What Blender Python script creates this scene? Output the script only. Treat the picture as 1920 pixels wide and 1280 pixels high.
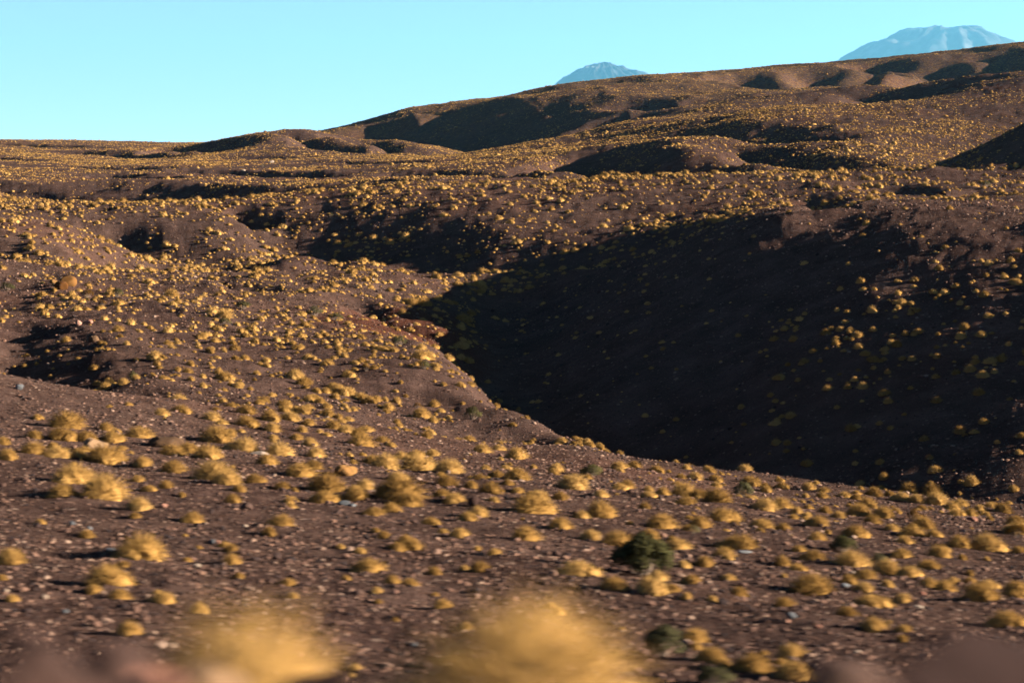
import bpy, math, random, os
import numpy as np

# ------------------------------------------------------------------ camera, sky, sun, exposure
scene = bpy.context.scene
for o in list(bpy.data.objects):
    bpy.data.objects.remove(o)
COL = scene.collection
R = math.radians

LENS, RES_X = 85.0, 1920.0
F = LENS / 36.0 * RES_X            # focal length in photo pixels
CX, HOR = 960.0, 400.0             # centre column and eye-level row of the photo

cam_data = bpy.data.cameras.new('camera')
cam_data.lens = LENS
cam_data.sensor_width = 36.0
cam_data.shift_y = -(640.0 - HOR) / RES_X
cam_data.clip_start = 0.1
cam_data.clip_end = 120000.0
cam_data.dof.use_dof = True
cam_data.dof.focus_distance = 260.0
cam_data.dof.aperture_fstop = 2.2
cam_data.dof.aperture_ratio = 0.33
camera = bpy.data.objects.new('camera', cam_data)
camera.location = (0, 0, 0)
camera.rotation_euler = (R(90), 0, 0)
COL.objects.link(camera)
scene.camera = camera

SUN_EL, SUN_AZ = 14.0, -8.0        # degrees: height, and how far the sun stands beyond due right (+X) towards +Y
sun_dir = (math.cos(R(SUN_EL)) * math.cos(R(SUN_AZ)), math.cos(R(SUN_EL)) * math.sin(R(SUN_AZ)), math.sin(R(SUN_EL)))
world = bpy.data.worlds.new('World')
scene.world = world
world.use_nodes = True
nt = world.node_tree
nt.nodes.clear()
sky = nt.nodes.new('ShaderNodeTexSky')
sky.sky_type = 'NISHITA'
sky.sun_disc = False
sky.sun_elevation = R(SUN_EL)
sky.sun_rotation = R(90.0 - SUN_AZ)
sky.altitude = 3800.0
sky.air_density = 0.5
sky.dust_density = 0.3
sky.ozone_density = 1.0
tint = nt.nodes.new('ShaderNodeMix')
tint.data_type = 'RGBA'
tint.blend_type = 'MULTIPLY'
tint.inputs['Factor'].default_value = 1.0
tint.inputs[7].default_value = (0.78, 0.69, 0.70, 1)
bg = nt.nodes.new('ShaderNodeBackground')
bg.inputs['Strength'].default_value = 0.05
wo = nt.nodes.new('ShaderNodeOutputWorld')
nt.links.new(sky.outputs[0], tint.inputs[6])
nt.links.new(tint.outputs[2], bg.inputs[0])
nt.links.new(bg.outputs[0], wo.inputs[0])

sun_data = bpy.data.lights.new('sun', 'SUN')
sun_data.energy = 5.0
sun_data.angle = R(0.5)
sun_data.color = (1.0, 0.86, 0.70)
sun = bpy.data.objects.new('sun', sun_data)
from mathutils import Vector
sun.rotation_euler = (-Vector(sun_dir)).to_track_quat('-Z', 'Y').to_euler()
sun.location = (60, 20, 40)
COL.objects.link(sun)

vs = scene.view_settings
vs.view_transform = 'Standard'
vs.look = 'None'
vs.exposure = 3.05
vs.gamma = 1.0
vs.use_curve_mapping = False
scene.cycles.use_denoising = True
scene.cycles.max_bounces = 6
scene.cycles.diffuse_bounces = 1
scene.cycles.volume_bounces = 0

rng = np.random.default_rng(7)
HAZE_DENSITY = 1.15e-5

# ------------------------------------------------------------------ noise
def _hash(ix, iy, seed):
    h = (ix.astype(np.int64) * 374761393 + iy.astype(np.int64) * 668265263 + seed * 974711) & 0x7fffffff
    h = ((h ^ (h >> 13)) * 1274126177) & 0x7fffffff
    h = (h ^ (h >> 16)) & 0xffff
    return h / 65535.0
def vnoise(x, y, seed=0):
    ix, iy = np.floor(x), np.floor(y)
    fx, fy = x - ix, y - iy
    fx = fx * fx * fx * (fx * (fx * 6 - 15) + 10); fy = fy * fy * fy * (fy * (fy * 6 - 15) + 10)
    a, b = _hash(ix, iy, seed), _hash(ix + 1, iy, seed)
    c, d = _hash(ix, iy + 1, seed), _hash(ix + 1, iy + 1, seed)
    return (a + (b - a) * fx + (c - a) * fy + (a - b - c + d) * fx * fy) * 2 - 1
def fbm(x, y, octaves=4, seed=0, gain=0.5):
    t, amp, out = 1.0, 1.0, 0.0
    for k in range(octaves):
        c, s = math.cos(0.7 * k), math.sin(0.7 * k)
        out = out + amp * vnoise((x * c - y * s) * t, (x * s + y * c) * t, seed + k * 17)
        t *= 2.03; amp *= gain
    return out

# ------------------------------------------------------------------ the lie of the land
# surveyed lines (photo column, photo row, distance in metres along the view): crests, edges, gully floors, slopes
def row(Y, pts): return [(u, v, Y) for u, v in pts]
LINES = [
 row(27, [(-400,1350),(0,1358),(960,1375),(1920,1398),(2300,1405)]),
 row(30, [(-400,1262),(0,1268),(960,1285),(1920,1305),(2300,1312)]),
 row(45, [(-400,1010),(0,1018),(480,1028),(960,1045),(1440,1072),(1920,1098),(2300,1115)]),
 row(65, [(-400,830),(0,850),(480,880),(960,915),(1440,958),(1920,992),(2300,1010)]),
 row(80, [(-400,700),(0,750),(200,780),(480,820),(850,870),(1150,895),(1340,926),(1500,941),(1700,958),(1920,973),(2300,1000)]),
 row(92, [(480,780),(700,815),(850,845),(1000,858),(1150,870),(1340,912),(1500,927),(1700,945),(1920,961),(2300,990)]),
 # far edge of the near bench, and the gully behind it
 [(-400,655,86),(0,700,88),(210,735,92),(480,772,97),(700,800,101),(850,825,105),(1000,838,109),(1150,850,111),(1240,885,110),(1340,901,108),(1500,916,106),(1700,936,103),(1920,953,100),(2300,985,96)],
 [(-400,700,100),(0,757,100),(100,775,103),(210,772,106),(300,772,107),(480,782,106),(700,808,110),(850,832,113),(1000,850,117),(1150,905,122),(1300,965,122),(1500,1000,116),(1700,995,111),(1920,988,107),(2300,1000,103)],
 row(119, [(1700,885),(1920,825),(2300,745)]),
 # left gully and the lit spur
 row(116, [(-300,625),(-60,660),(30,725),(90,752),(170,738),(250,732),(320,738),(480,756),(650,775)]),
 row(130, [(-300,600),(-60,628),(10,685),(60,705),(130,682),(200,668),(300,682),(400,702),(600,725),(800,752),(930,768)]),
 row(152, [(-300,565),(-60,600),(0,650),(50,645),(130,615),(200,610),(400,628),(600,640),(740,650)]),
 row(186, [(-300,535),(-100,560),(0,580),(100,560),(200,556),(400,570),(600,588),(780,604),(850,622)]),
 row(212, [(-300,500),(0,522),(200,525),(400,535),(600,545),(740,553),(840,560)]),
 [(825,655,157),(860,695,147),(900,730,139),(960,770,130),(1030,797,124),(1100,825,118)],
 # main gully floor
 [(960,600,222),(935,675,190),(915,745,168),(930,810,152),(1010,885,138),(1150,960,129)],
 # dark hill on the right
 row(130, [(1250,945),(1400,876),(1500,838),(1700,778),(1920,712),(2300,610)]),
 row(150, [(1000,815),(1100,785),(1250,735),(1400,685),(1500,634),(1700,572),(1920,512),(2300,430)]),
 row(170, [(1000,728),(1100,680),(1250,615),(1400,550),(1500,506),(1700,440),(1800,424),(1920,416),(2300,392)]),
 row(188, [(1000,668),(1100,605),(1250,530),(1400,450),(1700,396),(1920,402)]),
 row(215, [(1000,585),(1100,535)]),
 # its crest and the crest running on to the left
 [(-300,470,235),(0,480,235),(83,487,236),(213,497,238),(333,510,240),(500,515,242),(640,513,245),(740,513,248),(830,515,250),(900,511,250),(960,507,250),(1030,507,243),(1100,500,235),(1180,487,225),(1210,480,222),(1300,455,210),(1400,425,199),(1480,405,191),(1560,398,187)],
 [(-300,485,246),(0,492,247),(200,512,250),(330,528,252),(500,532,254),(640,540,258),(740,548,264),(860,538,265),(960,530,263),(1060,522,257),(1140,505,246),(1200,492,236)],
 # finger ridges and troughs behind it (left)
 [(-300,420,258),(0,425,260),(110,440,260),(230,478,262),(400,500,264),(600,508,266)],
 [(-300,432,268),(0,440,270),(110,458,270),(230,496,272),(400,514,273),(600,522,274)],
 [(-300,398,286),(0,400,290),(130,407,290),(230,427,288),(330,447,288),(430,464,286),(560,480,284),(680,490,282)],
 [(-300,405,300),(0,408,302),(130,425,302),(230,446,300),(330,464,299),(430,482,298),(560,505,297),(680,510,290)],
 # slope in front of the long bushy crest
 row(275, [(820,528),(940,492),(1050,462),(1130,450),(1250,420),(1400,390)]),
 row(290, [(740,492),(840,462),(940,430),(1040,424),(1150,418),(1250,402),(1400,386),(1600,372),(1920,362)]),
 row(310, [(430,440),(520,466),(600,462),(700,430),(800,402),(900,384),(1000,378),(1200,370),(1400,358),(1600,347),(1920,342)]),
 row(240, [(1400,398),(1560,383),(1750,378),(1920,378)]),
 [(-300,383,325),(0,385,325),(130,388,325),(280,386,328),(430,380,330),(520,372,330),(640,357,332),(760,347,333),(900,341,333),(1000,338,333),(1100,335,333),(1200,332,333),(1320,325,333),(1450,320,333),(1600,317,333),(1750,315,333),(1920,315,333)],
 # behind the long crest: gully with a steep far bank (left), hollows (right)
 [(-300,375,350),(0,378,350),(60,382,352),(110,392,354),(250,392,356),(400,386,356),(520,378,356),(640,364,356),(760,352,352),(900,348,352),(1100,347,354),(1300,336,354),(1600,327,354),(1700,328,352)],
 [(1780,326,341),(1920,322,340),(2300,318,338)],
 [(60,362,400),(250,358,400),(420,356,400),(640,346,400)],
 row(450, [(-300,345),(0,345),(300,344),(640,337),(860,326)]),
 row(600, [(-300,315),(0,317),(400,312),(700,304),(850,298)]),
 row(800, [(-300,288),(0,291),(300,294)]),
 row(700, [(300,303),(500,298),(700,292),(850,292)]),
 row(1000, [(-300,273),(0,275),(300,279),(380,276)]),
 row(775, [(420,284),(545,272),(700,279),(830,289)]),
 [(400,264,880),(440,257,860),(500,246,845),(545,241,840),(600,244,840),(640,246,845),(700,256,850),(800,273,855),(870,287,860)],
 row(950, [(430,277),(545,268),(640,280),(720,296),(800,305)]),
 [(-300,260,1250),(0,262,1250),(200,264,1250),(330,267,1230),(430,266,1250),(560,262,1300)],
 row(1700, [(-300,285),(0,285),(300,288),(600,275)]),
 # the hills on the right
 row(350, [(1740,338),(1800,318),(1860,294),(1920,266),(2100,200)]),
 row(372, [(1090,342),(1180,350),(1270,345),(1400,335),(1600,330)]),
 row(420, [(880,332),(1000,326),(1070,336),(1130,330),(1220,303),(1300,288),(1400,296),(1500,297),(1650,300)]),
 row(480, [(880,314),(1000,305),(1080,298),(1140,287),(1220,270),(1300,263),(1400,268),(1500,258),(1650,252),(1780,262)]),
 row(540, [(880,302),(1000,289),(1100,276),(1200,264),(1300,249),(1400,232),(1500,224),(1650,221),(1800,220),(1920,214),(2300,190)]),
 [(1725,324,380),(1760,307,375),(1800,291,370),(1860,268,363),(1920,245,357),(2000,215,352),(2150,182,347),(2300,165,345)],
 [(1760,322,410),(1850,312,415),(1920,290,418),(2050,260,420),(2300,225,420)],
 [(1208,262,575),(1260,249,585),(1300,239,590),(1338,226,595),(1370,215,600),(1417,205,600),(1470,198,600),(1540,196,600),(1667,190,600),(1745,186,600),(1810,181,600),(1920,170,600),(2300,140,600)],
 [(1450,208,680),(1600,210,670),(1750,202,665),(1920,188,655),(2300,160,650)],
 [(890,285,680),(1000,267,700),(1052,260,710),(1104,247,720),(1156,231,730),(1221,222,740),(1276,210,750),(1312,201,755),(1365,189,770),(1404,180,790),(1500,176,850),(1576,165,850),(1628,152,840),(1667,145,825),(1732,141,800),(1810,138,770),(1920,136,740),(2300,125,700)],
 row(715, [(1600,203),(1700,186),(1800,163),(1920,143)]),
 [(890,296,770),(1000,290,790),(1100,270,810),(1200,243,850),(1300,218,880),(1400,195,920),(1500,184,940),(1620,172,940),(1750,162,940),(1920,156,940),(2300,140,940)],
 row(1040, [(640,285),(720,302),(800,322),(870,306),(950,274),(1050,234),(1130,204),(1200,192),(1300,184),(1400,177),(1500,172)]),
 row(1200, [(690,285),(760,268),(830,243),(930,208),(1030,180),(1130,168),(1250,163),(1400,166),(1500,165),(1620,160),(1750,152),(1920,146),(2300,130)]),
 [(640,243,1250),(690,234,1280),(740,213,1340),(770,202,1360),(830,190,1390),(900,182,1390),(960,172,1380),(1040,162,1360),(1130,157,1340),(1220,143,1360),(1300,138,1420),(1400,128,1520),(1500,121,1540),(1570,117,1540),(1650,110,1540),(1750,102,1540),(1830,92,1540),(1920,81,1540),(2300,50,1540)],
 row(1900, [(640,275),(800,215),(1000,180),(1300,155),(1600,135),(1920,105),(2300,75)]),
 row(3200, [(-300,330),(300,330),(900,300),(1500,290),(1920,280),(2300,280)]),
]
SU, SS = 330.0, 0.16
cp = []
for L in LINES:
    L = list(L)
    if L[0][0] <= -300: L = [(-1000, L[0][1] - (0 if L[0][2] > 60 else 0), L[0][2])] + L
    elif L[0][0] <= 60 and L[0][2] > 60: L = [(-300, L[0][1], L[0][2])] + L
    if L[-1][0] >= 1900:
        L = L + [(3000, L[-1][1], L[-1][2])]
        if L[-2][0] < 2000: L.insert(-1, (2300, L[-2][1] - 6, L[-2][2]))
    for (a, b) in zip(L[:-1], L[1:]):
        n = max(1, int(round(abs(b[0] - a[0]) / 170.0)))
        for k in range(n):
            t = k / n
            cp.append(tuple(a[i] + (b[i] - a[i]) * t for i in range(3)))
    cp.append(L[-1])
cp = np.array(cp)
# drop near duplicates
keep, seen = [], set()
for i, p in enumerate(cp):
    k = (round(p[0] / 14.0), round(math.log(p[2]) / 0.011))
    if k not in seen:
        seen.add(k); keep.append(i)
cp = cp[keep]
PX, PY = cp[:, 0] / SU, np.log(cp[:, 2]) / SS
def kern(r2): return 0.5 * r2 * np.log(r2 + 1e-9)
n = len(cp)
D2 = (PX[:, None] - PX[None]) ** 2 + (PY[:, None] - PY[None]) ** 2
A = np.zeros((n + 3, n + 3))
A[:n, :n] = kern(D2) + np.eye(n) * 0.004
A[:n, n] = 1; A[:n, n + 1] = PX; A[:n, n + 2] = PY
A[n:, :n] = A[:n, n:].T
rhs = np.zeros(n + 3); rhs[:n] = cp[:, 1]
W = np.linalg.solve(A, rhs)

# grid columns (photo columns) and rows (log distance)
gu = np.concatenate([np.linspace(-1000, -160, 60, endpoint=False), np.linspace(-160, 2080, 520, endpoint=False), np.linspace(2080, 3000, 65)])
YN, YF, NR = 3.6, 3200.0, 980
gs = np.linspace(math.log(YN), math.log(YF), NR)
cu = np.linspace(-1000, 3000, 260)
cs = np.linspace(math.log(24.0), math.log(YF), 300)
CU, CS = np.meshgrid(cu / SU, cs / SS)
coarse = W[n] + W[n + 1] * CU + W[n + 2] * CS
for i in range(n):
    coarse += W[i] * kern((CU - PX[i]) ** 2 + (CS - PY[i]) ** 2)
def cubic_resample(src, xs, axis):
    src = np.moveaxis(src, axis, 0)
    i = np.clip(np.floor(xs).astype(int), 0, src.shape[0] - 2)
    t = np.clip(xs - i, 0, 1)
    p0, p1, p2, p3 = src[np.clip(i - 1, 0, None)], src[i], src[i + 1], src[np.clip(i + 2, None, src.shape[0] - 1)]
    t = t.reshape((-1,) + (1,) * (src.ndim - 1))
    out = 0.5 * ((2 * p1) + (-p0 + p2) * t + (2 * p0 - 5 * p1 + 4 * p2 - p3) * t ** 2 + (-p0 + 3 * p1 - 3 * p2 + p3) * t ** 3)
    return np.moveaxis(out, 0, axis)
gv = cubic_resample(coarse, (gu + 1000) / 4000 * 259, 1)
gv = cubic_resample(gv, np.clip((gs - cs[0]) / (cs[-1] - cs[0]) * 299, 0, 299), 0)
GU, GS = np.meshgrid(gu, gs)
GY = np.exp(GS)
GX = (GU - CX) / F * GY
GZ = (HOR - gv) / F * GY
# road verge close to the camera, falling to the bench
prof_y = np.array([0, 5, 8.2, 9.5, 14, 20, 27, 40])
prof_z = np.array([-1.42, -1.5, -1.62, -1.95, -3.9, -5.1, -5.68, -6.1])
verge = np.interp(GY, prof_y, prof_z) - 0.004 * GX
t = np.clip((GY - 24.5) / 5.0, 0, 1); t = t * t * (3 - 2 * t)
GZ = verge * (1 - t) + GZ * t
# natural relief: hummocks near, rills and ravines far
rill = 1 - np.abs(fbm(GX / 70 + 0.02 * GY * 0 + 5, GY / 190 + 3, 4, 11, 0.55))
far = np.clip((GY - 500) / 600, 0, 1)
GZ = GZ + (rill - 0.75) * 2.6 * far * np.clip((GU - 500) / 300, 0.12, 1)
mid = np.clip((GY - 90) / 120, 0, 1) * (1 - 0.4 * far)
GZ = GZ + mid * (0.42 * fbm(GX / 19, GY / 26, 4, 23, 0.5))
GZ = GZ + np.clip((GY - 10) / 20, 0, 1) * (1 + .9 * np.clip((GY - 90) / 60, 0, 1)) * (0.09 * fbm(GX / 2.6, GY / 2.9, 4, 31, 0.6))

def pixel_to_plan(u, v):
    """first ground met by the sight line through a photo position"""
    i = int(np.argmin(np.abs(gu - u)))
    rows = HOR - GZ[:, i] / GY[:, i] * F
    ok = np.where((rows <= v) & (GY[:, i] > 26))[0]
    j = ok[0] if len(ok) else NR - 1
    return (u - CX) / F * GY[j, i], GY[j, i]
def carve(pts, depth, wl, wr=None):
    """a gully (depth > 0) or spur (depth < 0) along a line; wl / wr = width of the left and right bank"""
    global GZ
    wr = wr or wl
    P = np.array([((q[0] - CX) / F * q[2], q[2]) if len(q) == 3 else pixel_to_plan(*q) for q in pts])   # (column, None, distance) or (column, row)
    W_ = max(wl, wr)
    ymin, ymax = P[:, 1].min() - W_ * 1.2, P[:, 1].max() + W_ * 1.2
    js = np.where((np.exp(gs) > ymin) & (np.exp(gs) < ymax))[0]
    if not len(js): return
    umin = min(q[0] for q in pts) - W_ * 1.3 / max(ymin, 20) * F; umax = max(q[0] for q in pts) + W_ * 1.3 / max(ymin, 20) * F
    is_ = np.where((gu > umin) & (gu < umax))[0]
    sl = np.s_[js[0]:js[-1] + 1, is_[0]:is_[-1] + 1]
    X, Y = GX[sl], GY[sl]
    wob = fbm(X / (W_ * 1.3), Y / (W_ * 1.3), 3, int(abs(pts[0][0])) + 3, 0.5) * W_ * 0.28
    best = np.full(X.shape, 1e9); side = np.ones(X.shape); along = np.zeros(X.shape)
    nseg = len(P) - 1
    for k in range(nseg):
        a, b = P[k], P[k + 1]
        d = b - a; L2 = d @ d + 1e-9
        t = np.clip(((X - a[0]) * d[0] + (Y - a[1]) * d[1]) / L2, 0, 1)
        qx, qy = X - a[0] - t * d[0], Y - a[1] - t * d[1]
        r = np.hypot(qx, qy)
        better = r < best
        best = np.where(better, r, best); side = np.where(better, qx / (r + 1e-6), side); along = np.where(better, (k + t) / nseg, along)
    w = wl + (wr - wl) * np.clip(side * .8 + .5, 0, 1)
    q = np.clip(1 - (best + wob) / w, 0, 1)
    q = np.where(q > 0.85, 0.85 + (q - 0.85) * 0.4, q)
    q = q * q * (2.2 - 1.2 * q)
    taper = np.clip(np.minimum(along, 1 - along) * 6 + 0.25, 0, 1)
    GZ[sl] = GZ[sl] - depth * q * taper

N = None
GULLIES = [
 ([(130,N,314),(180,N,306),(240,N,298),(350,N,287),(480,N,276)], 2.8, 24, 9),
 ([(210,N,276),(280,N,268),(360,N,261),(470,N,254)], 2.2, 16, 10),
 ([(417,392),(470,410),(510,425)], 2.6, 4, 5),
 ([(80,N,450),(130,N,425),(220,N,402),(330,N,390),(450,N,382),(640,N,372),(860,N,358)], 14.0, 16, 25),
 ([(-20,N,146),(30,N,132),(70,N,120),(120,N,110)], 1.5, 8, 9),
 ([(160,N,540),(210,N,515),(280,N,490)], 6.0, 8, 12),
 ([(1310,N,545),(1400,N,510),(1530,N,470)], 5.0, 14, 16),
 ([(1370,N,470),(1450,N,440),(1580,N,405)], 5.2, 14, 16),
 ([(1078,N,490),(1100,N,440),(1150,N,400),(1280,N,362)], 11.0, 10, 22),
 ([(915,322),(980,332),(1060,334)], 3.5, 6, 8),
 ([(-60,N,470),(60,N,450),(160,N,436)], 3.0, 8, 9),
 ([(330,N,560),(480,N,520),(600,N,495)], 4.0, 9, 10),
 ([(60,N,640),(200,N,610),(330,N,585)], 4.5, 10, 12),
 ([(560,N,640),(700,N,600),(830,N,570)], 4.0, 10, 12),
 ([(-60,N,760),(80,N,720)], 4.5, 12, 14),
 ([(430,N,720),(560,N,690)], 4.5, 12, 14),
 ([(480,N,445),(600,N,425),(700,N,410)], 3.5, 8, 9),
 ([(720,N,480),(830,N,455),(920,N,440)], 4.0, 8, 10),
 ([(1585,N,800),(1640,N,770),(1720,N,735)], 9.0, 24, 30),
 ([(370,N,1080),(410,N,980),(470,N,900)], 11.0, 24, 30),
 ([(100,N,900),(180,N,840),(280,N,790)], 8.0, 12, 20),
 ([(300,N,880),(420,N,800)], 8.0, 12, 20),
 ([(-40,N,1100),(140,N,1000)], 8.0, 14, 22),
 ([(530,N,850),(660,N,760)], 6.0, 12, 18),
 ([(640,N,860),(800,N,760)], 6.0, 12, 18),
 ([(1515,368),(1550,386),(1640,384)], 2.4, 4, 5),
 ([(1640,345),(1720,362),(1780,368),(1850,362)], 3.0, 5, 7),
 ([(660,560),(740,610),(800,630)], 1.2, 4, 4),
 ([(690,530),(760,545),(820,562)], 0.9, 3, 3.5),
 ([(380,515),(430,528),(470,545)], 1.0, 3, 4),
 ([(1385,138),(1410,155),(1450,168)], 16.0, 26, 36),
 ([(1520,128),(1540,145),(1570,160)], 16.0, 26, 36),
 ([(1640,118),(1640,140)], 10.0, 26, 34),
 ([(1765,106),(1750,135),(1740,148)], 18.0, 30, 42),
 ([(1880,96),(1860,130)], 14.0, 30, 40),
 ([(1180,215),(1160,225),(1120,238)], 7.0, 20, 26),
 ([(1160,190),(1200,200),(1270,195)], 7.0, 20, 26),
 ([(775,222),(780,240),(790,256)], -4, 16, 14),
 ([(810,262),(880,243),(950,222)], -3, 14, 10),
 ([(880,278),(960,252),(1040,228)], -3, 14, 10),
]
for g in GULLIES: carve(*g)

def ground_z(x, y):
    x = np.atleast_1d(np.asarray(x, float)); y = np.atleast_1d(np.asarray(y, float))
    u = x / y * F + CX
    fi = np.interp(u, gu, np.arange(len(gu)))
    fj = np.clip((np.log(y) - gs[0]) / (gs[-1] - gs[0]) * (NR - 1), 0, NR - 1.001)
    i = np.clip(fi.astype(int), 0, len(gu) - 2); j = fj.astype(int)
    a, b = fi - i, fj - j
    return (GZ[j, i] * (1 - a) * (1 - b) + GZ[j, i + 1] * a * (1 - b) + GZ[j + 1, i] * (1 - a) * b + GZ[j + 1, i + 1] * a * b)

def mesh_from(name, verts, faces, smooth=True):
    me = bpy.data.meshes.new(name)
    verts = np.asarray(verts, dtype=np.float32)
    faces = np.asarray(faces, dtype=np.int32)
    k = faces.shape[1]
    me.vertices.add(len(verts)); me.vertices.foreach_set('co', verts.ravel())
    me.loops.add(faces.size); me.loops.foreach_set('vertex_index', faces.ravel())
    me.polygons.add(len(faces))
    me.polygons.foreach_set('loop_start', np.arange(0, faces.size, k, dtype=np.int32))
    me.polygons.foreach_set('use_smooth', np.full(len(faces), smooth))
    me.update(calc_edges=True)
    return me

far_y = np.array([4200., 6500., 11000., 20000., 44000., 66000.])
FX = (gu[None] - CX) / F * far_y[:, None]
VX, VY, VZ = np.vstack([GX, FX]), np.vstack([GY, np.repeat(far_y[:, None], len(gu), 1)]), np.vstack([GZ, np.full(FX.shape, 20.0)])
nc = len(gu)
NT = NR + len(far_y)
idx = np.arange(NT * nc).reshape(NT, nc)
quads = np.stack([idx[:-1, :-1], idx[:-1, 1:], idx[1:, 1:], idx[1:, :-1]], -1).reshape(-1, 4)
ground_me = mesh_from('ground', np.stack([VX, VY, VZ], -1).reshape(-1, 3), quads)
ground = bpy.data.objects.new('ground', ground_me)
ground['kind'] = 'structure'
COL.objects.link(ground)
# ------------------------------------------------------------------ materials
def new_mat(name):
    m = bpy.data.materials.new(name); m.use_nodes = True
    m.node_tree.nodes.clear()
    return m, m.node_tree
def nd(t, kind, **kw):
    n_ = t.nodes.new(kind)
    for k, v in kw.items():
        if k.startswith('i_'): n_.inputs[k[2:].replace('_', ' ')].default_value = v
        else: setattr(n_, k, v)
    return n_
def ramp(t, stops, interp='LINEAR'):
    r = t.nodes.new('ShaderNodeValToRGB'); r.color_ramp.interpolation = interp
    el = r.color_ramp.elements
    el[0].position, el[0].color = stops[0][0], (*stops[0][1], 1)
    el[1].position, el[1].color = stops[-1][0], (*stops[-1][1], 1)
    for p, c in stops[1:-1]:
        e = el.new(p); e.color = (*c, 1)
    return r
def mix(t, fac, a, b, mode='MIX'):
    x = t.nodes.new('ShaderNodeMix'); x.data_type = 'RGBA'; x.blend_type = mode
    for sock, val in ((x.inputs[0], fac), (x.inputs[6], a), (x.inputs[7], b)):
        if isinstance(val, (int, float)): sock.default_value = val
        elif isinstance(val, tuple): sock.default_value = (*val, 1)
        else: t.links.new(val, sock)
    return x.outputs[2]

def soil_material():
    m, t = new_mat('stony_soil'); L = t.links.new
    geo = nd(t, 'ShaderNodeNewGeometry')
    big = nd(t, 'ShaderNodeTexNoise', i_Scale=0.02, i_Detail=6.0, i_Roughness=0.6)
    mid = nd(t, 'ShaderNodeTexNoise', i_Scale=0.35, i_Detail=8.0, i_Roughness=0.65)
    fine = nd(t, 'ShaderNodeTexNoise', i_Scale=9.0, i_Detail=6.0, i_Roughness=0.7)
    for n_ in (big, mid, fine): L(geo.outputs['Position'], n_.inputs['Vector'])
    base = ramp(t, [(0.3, (0.025, 0.0148, 0.0118)), (0.5, (0.044, 0.0266, 0.0214)), (0.7, (0.072, 0.0444, 0.0352))])
    L(mid.outputs['Fac'], base.inputs[0])
    tone = ramp(t, [(0.35, (0.78, 0.74, 0.78)), (0.5, (1.0, 1.0, 1.0)), (0.68, (1.25, 1.02, 0.92))])
    L(big.outputs['Fac'], tone.inputs[0])
    col = mix(t, 1.0, base.outputs[0], tone.outputs[0], 'MULTIPLY')
    # a bank of redder earth above the gully
    rb = nd(t, 'ShaderNodeVectorMath', operation='SUBTRACT'); rb.inputs[1].default_value = (-8.0, 182.0, 0); L(geo.outputs['Position'], rb.inputs[0])
    rs = nd(t, 'ShaderNodeVectorMath', operation='MULTIPLY'); rs.inputs[1].default_value = (0.14, 0.04, 0); L(rb.outputs[0], rs.inputs[0])
    rl = nd(t, 'ShaderNodeVectorMath', operation='LENGTH'); L(rs.outputs[0], rl.inputs[0])
    rn = nd(t, 'ShaderNodeMath', operation='MULTIPLY_ADD'); rn.inputs[1].default_value = 1.2; L(mid.outputs['Fac'], rn.inputs[0]); L(rl.outputs['Value'], rn.inputs[2])
    rm = nd(t, 'ShaderNodeMapRange'); rm.inputs[1].default_value = 1.7; rm.inputs[2].default_value = 1.2; L(rn.outputs[0], rm.inputs[0])
    col = mix(t, rm.outputs[0], col, (0.050, 0.018, 0.011))
    # pebbles too small to model
    peb = nd(t, 'ShaderNodeTexVoronoi', i_Scale=16.0)
    L(geo.outputs['Position'], peb.inputs['Vector'])
    pebcol = ramp(t, [(0.0, (0.016, 0.011, 0.011)), (0.35, (0.030, 0.018, 0.014)), (0.6, (0.052, 0.031, 0.023)), (0.85, (0.08, 0.05, 0.037)), (1.0, (0.11, 0.08, 0.062))])
    sepc = nd(t, 'ShaderNodeSeparateColor'); L(peb.outputs['Color'], sepc.inputs[0]); L(sepc.outputs[0], pebcol.inputs[0])
    mask = nd(t, 'ShaderNodeMath', operation='LESS_THAN'); mask.inputs[1].default_value = 0.40
    L(peb.outputs['Distance'], mask.inputs[0])
    m2 = nd(t, 'ShaderNodeMath', operation='MULTIPLY'); m2.inputs[1].default_value = 0.75
    L(mask.outputs[0], m2.inputs[0])
    col = mix(t, m2.outputs[0], col, pebcol.outputs[0])
    cob = nd(t, 'ShaderNodeTexVoronoi', i_Scale=3.2); L(geo.outputs['Position'], cob.inputs['Vector'])
    cobm = nd(t, 'ShaderNodeMath', operation='LESS_THAN'); cobm.inputs[1].default_value = 0.30; L(cob.outputs['Distance'], cobm.inputs[0])
    sepb = nd(t, 'ShaderNodeSeparateColor'); L(cob.outputs['Color'], sepb.inputs[0])
    pick_ = nd(t, 'ShaderNodeMath', operation='GREATER_THAN'); pick_.inputs[1].default_value = 0.55; L(sepb.outputs[1], pick_.inputs[0])
    cm = nd(t, 'ShaderNodeMath', operation='MULTIPLY'); L(cobm.outputs[0], cm.inputs[0]); L(pick_.outputs[0], cm.inputs[1])
    cobcol = ramp(t, [(0.0, (0.018, 0.012, 0.011)), (0.5, (0.055, 0.030, 0.021)), (0.8, (0.09, 0.05, 0.035)), (1.0, (0.13, 0.09, 0.07))]); L(sepb.outputs[0], cobcol.inputs[0])
    col = mix(t, cm.outputs[0], col, cobcol.outputs[0])
    # grass clumps on slopes too far off to tell apart
    tus = nd(t, 'ShaderNodeTexVoronoi', i_Scale=0.55); L(geo.outputs['Position'], tus.inputs['Vector'])
    tm = nd(t, 'ShaderNodeMath', operation='LESS_THAN'); tm.inputs[1].default_value = 0.42; L(tus.outputs['Distance'], tm.inputs[0])
    sep = nd(t, 'ShaderNodeSeparateXYZ'); L(geo.outputs['Position'], sep.inputs[0])
    far_ = nd(t, 'ShaderNodeMapRange'); far_.inputs[1].default_value = 900; far_.inputs[2].default_value = 1250; L(sep.outputs[1], far_.inputs[0])
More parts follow.
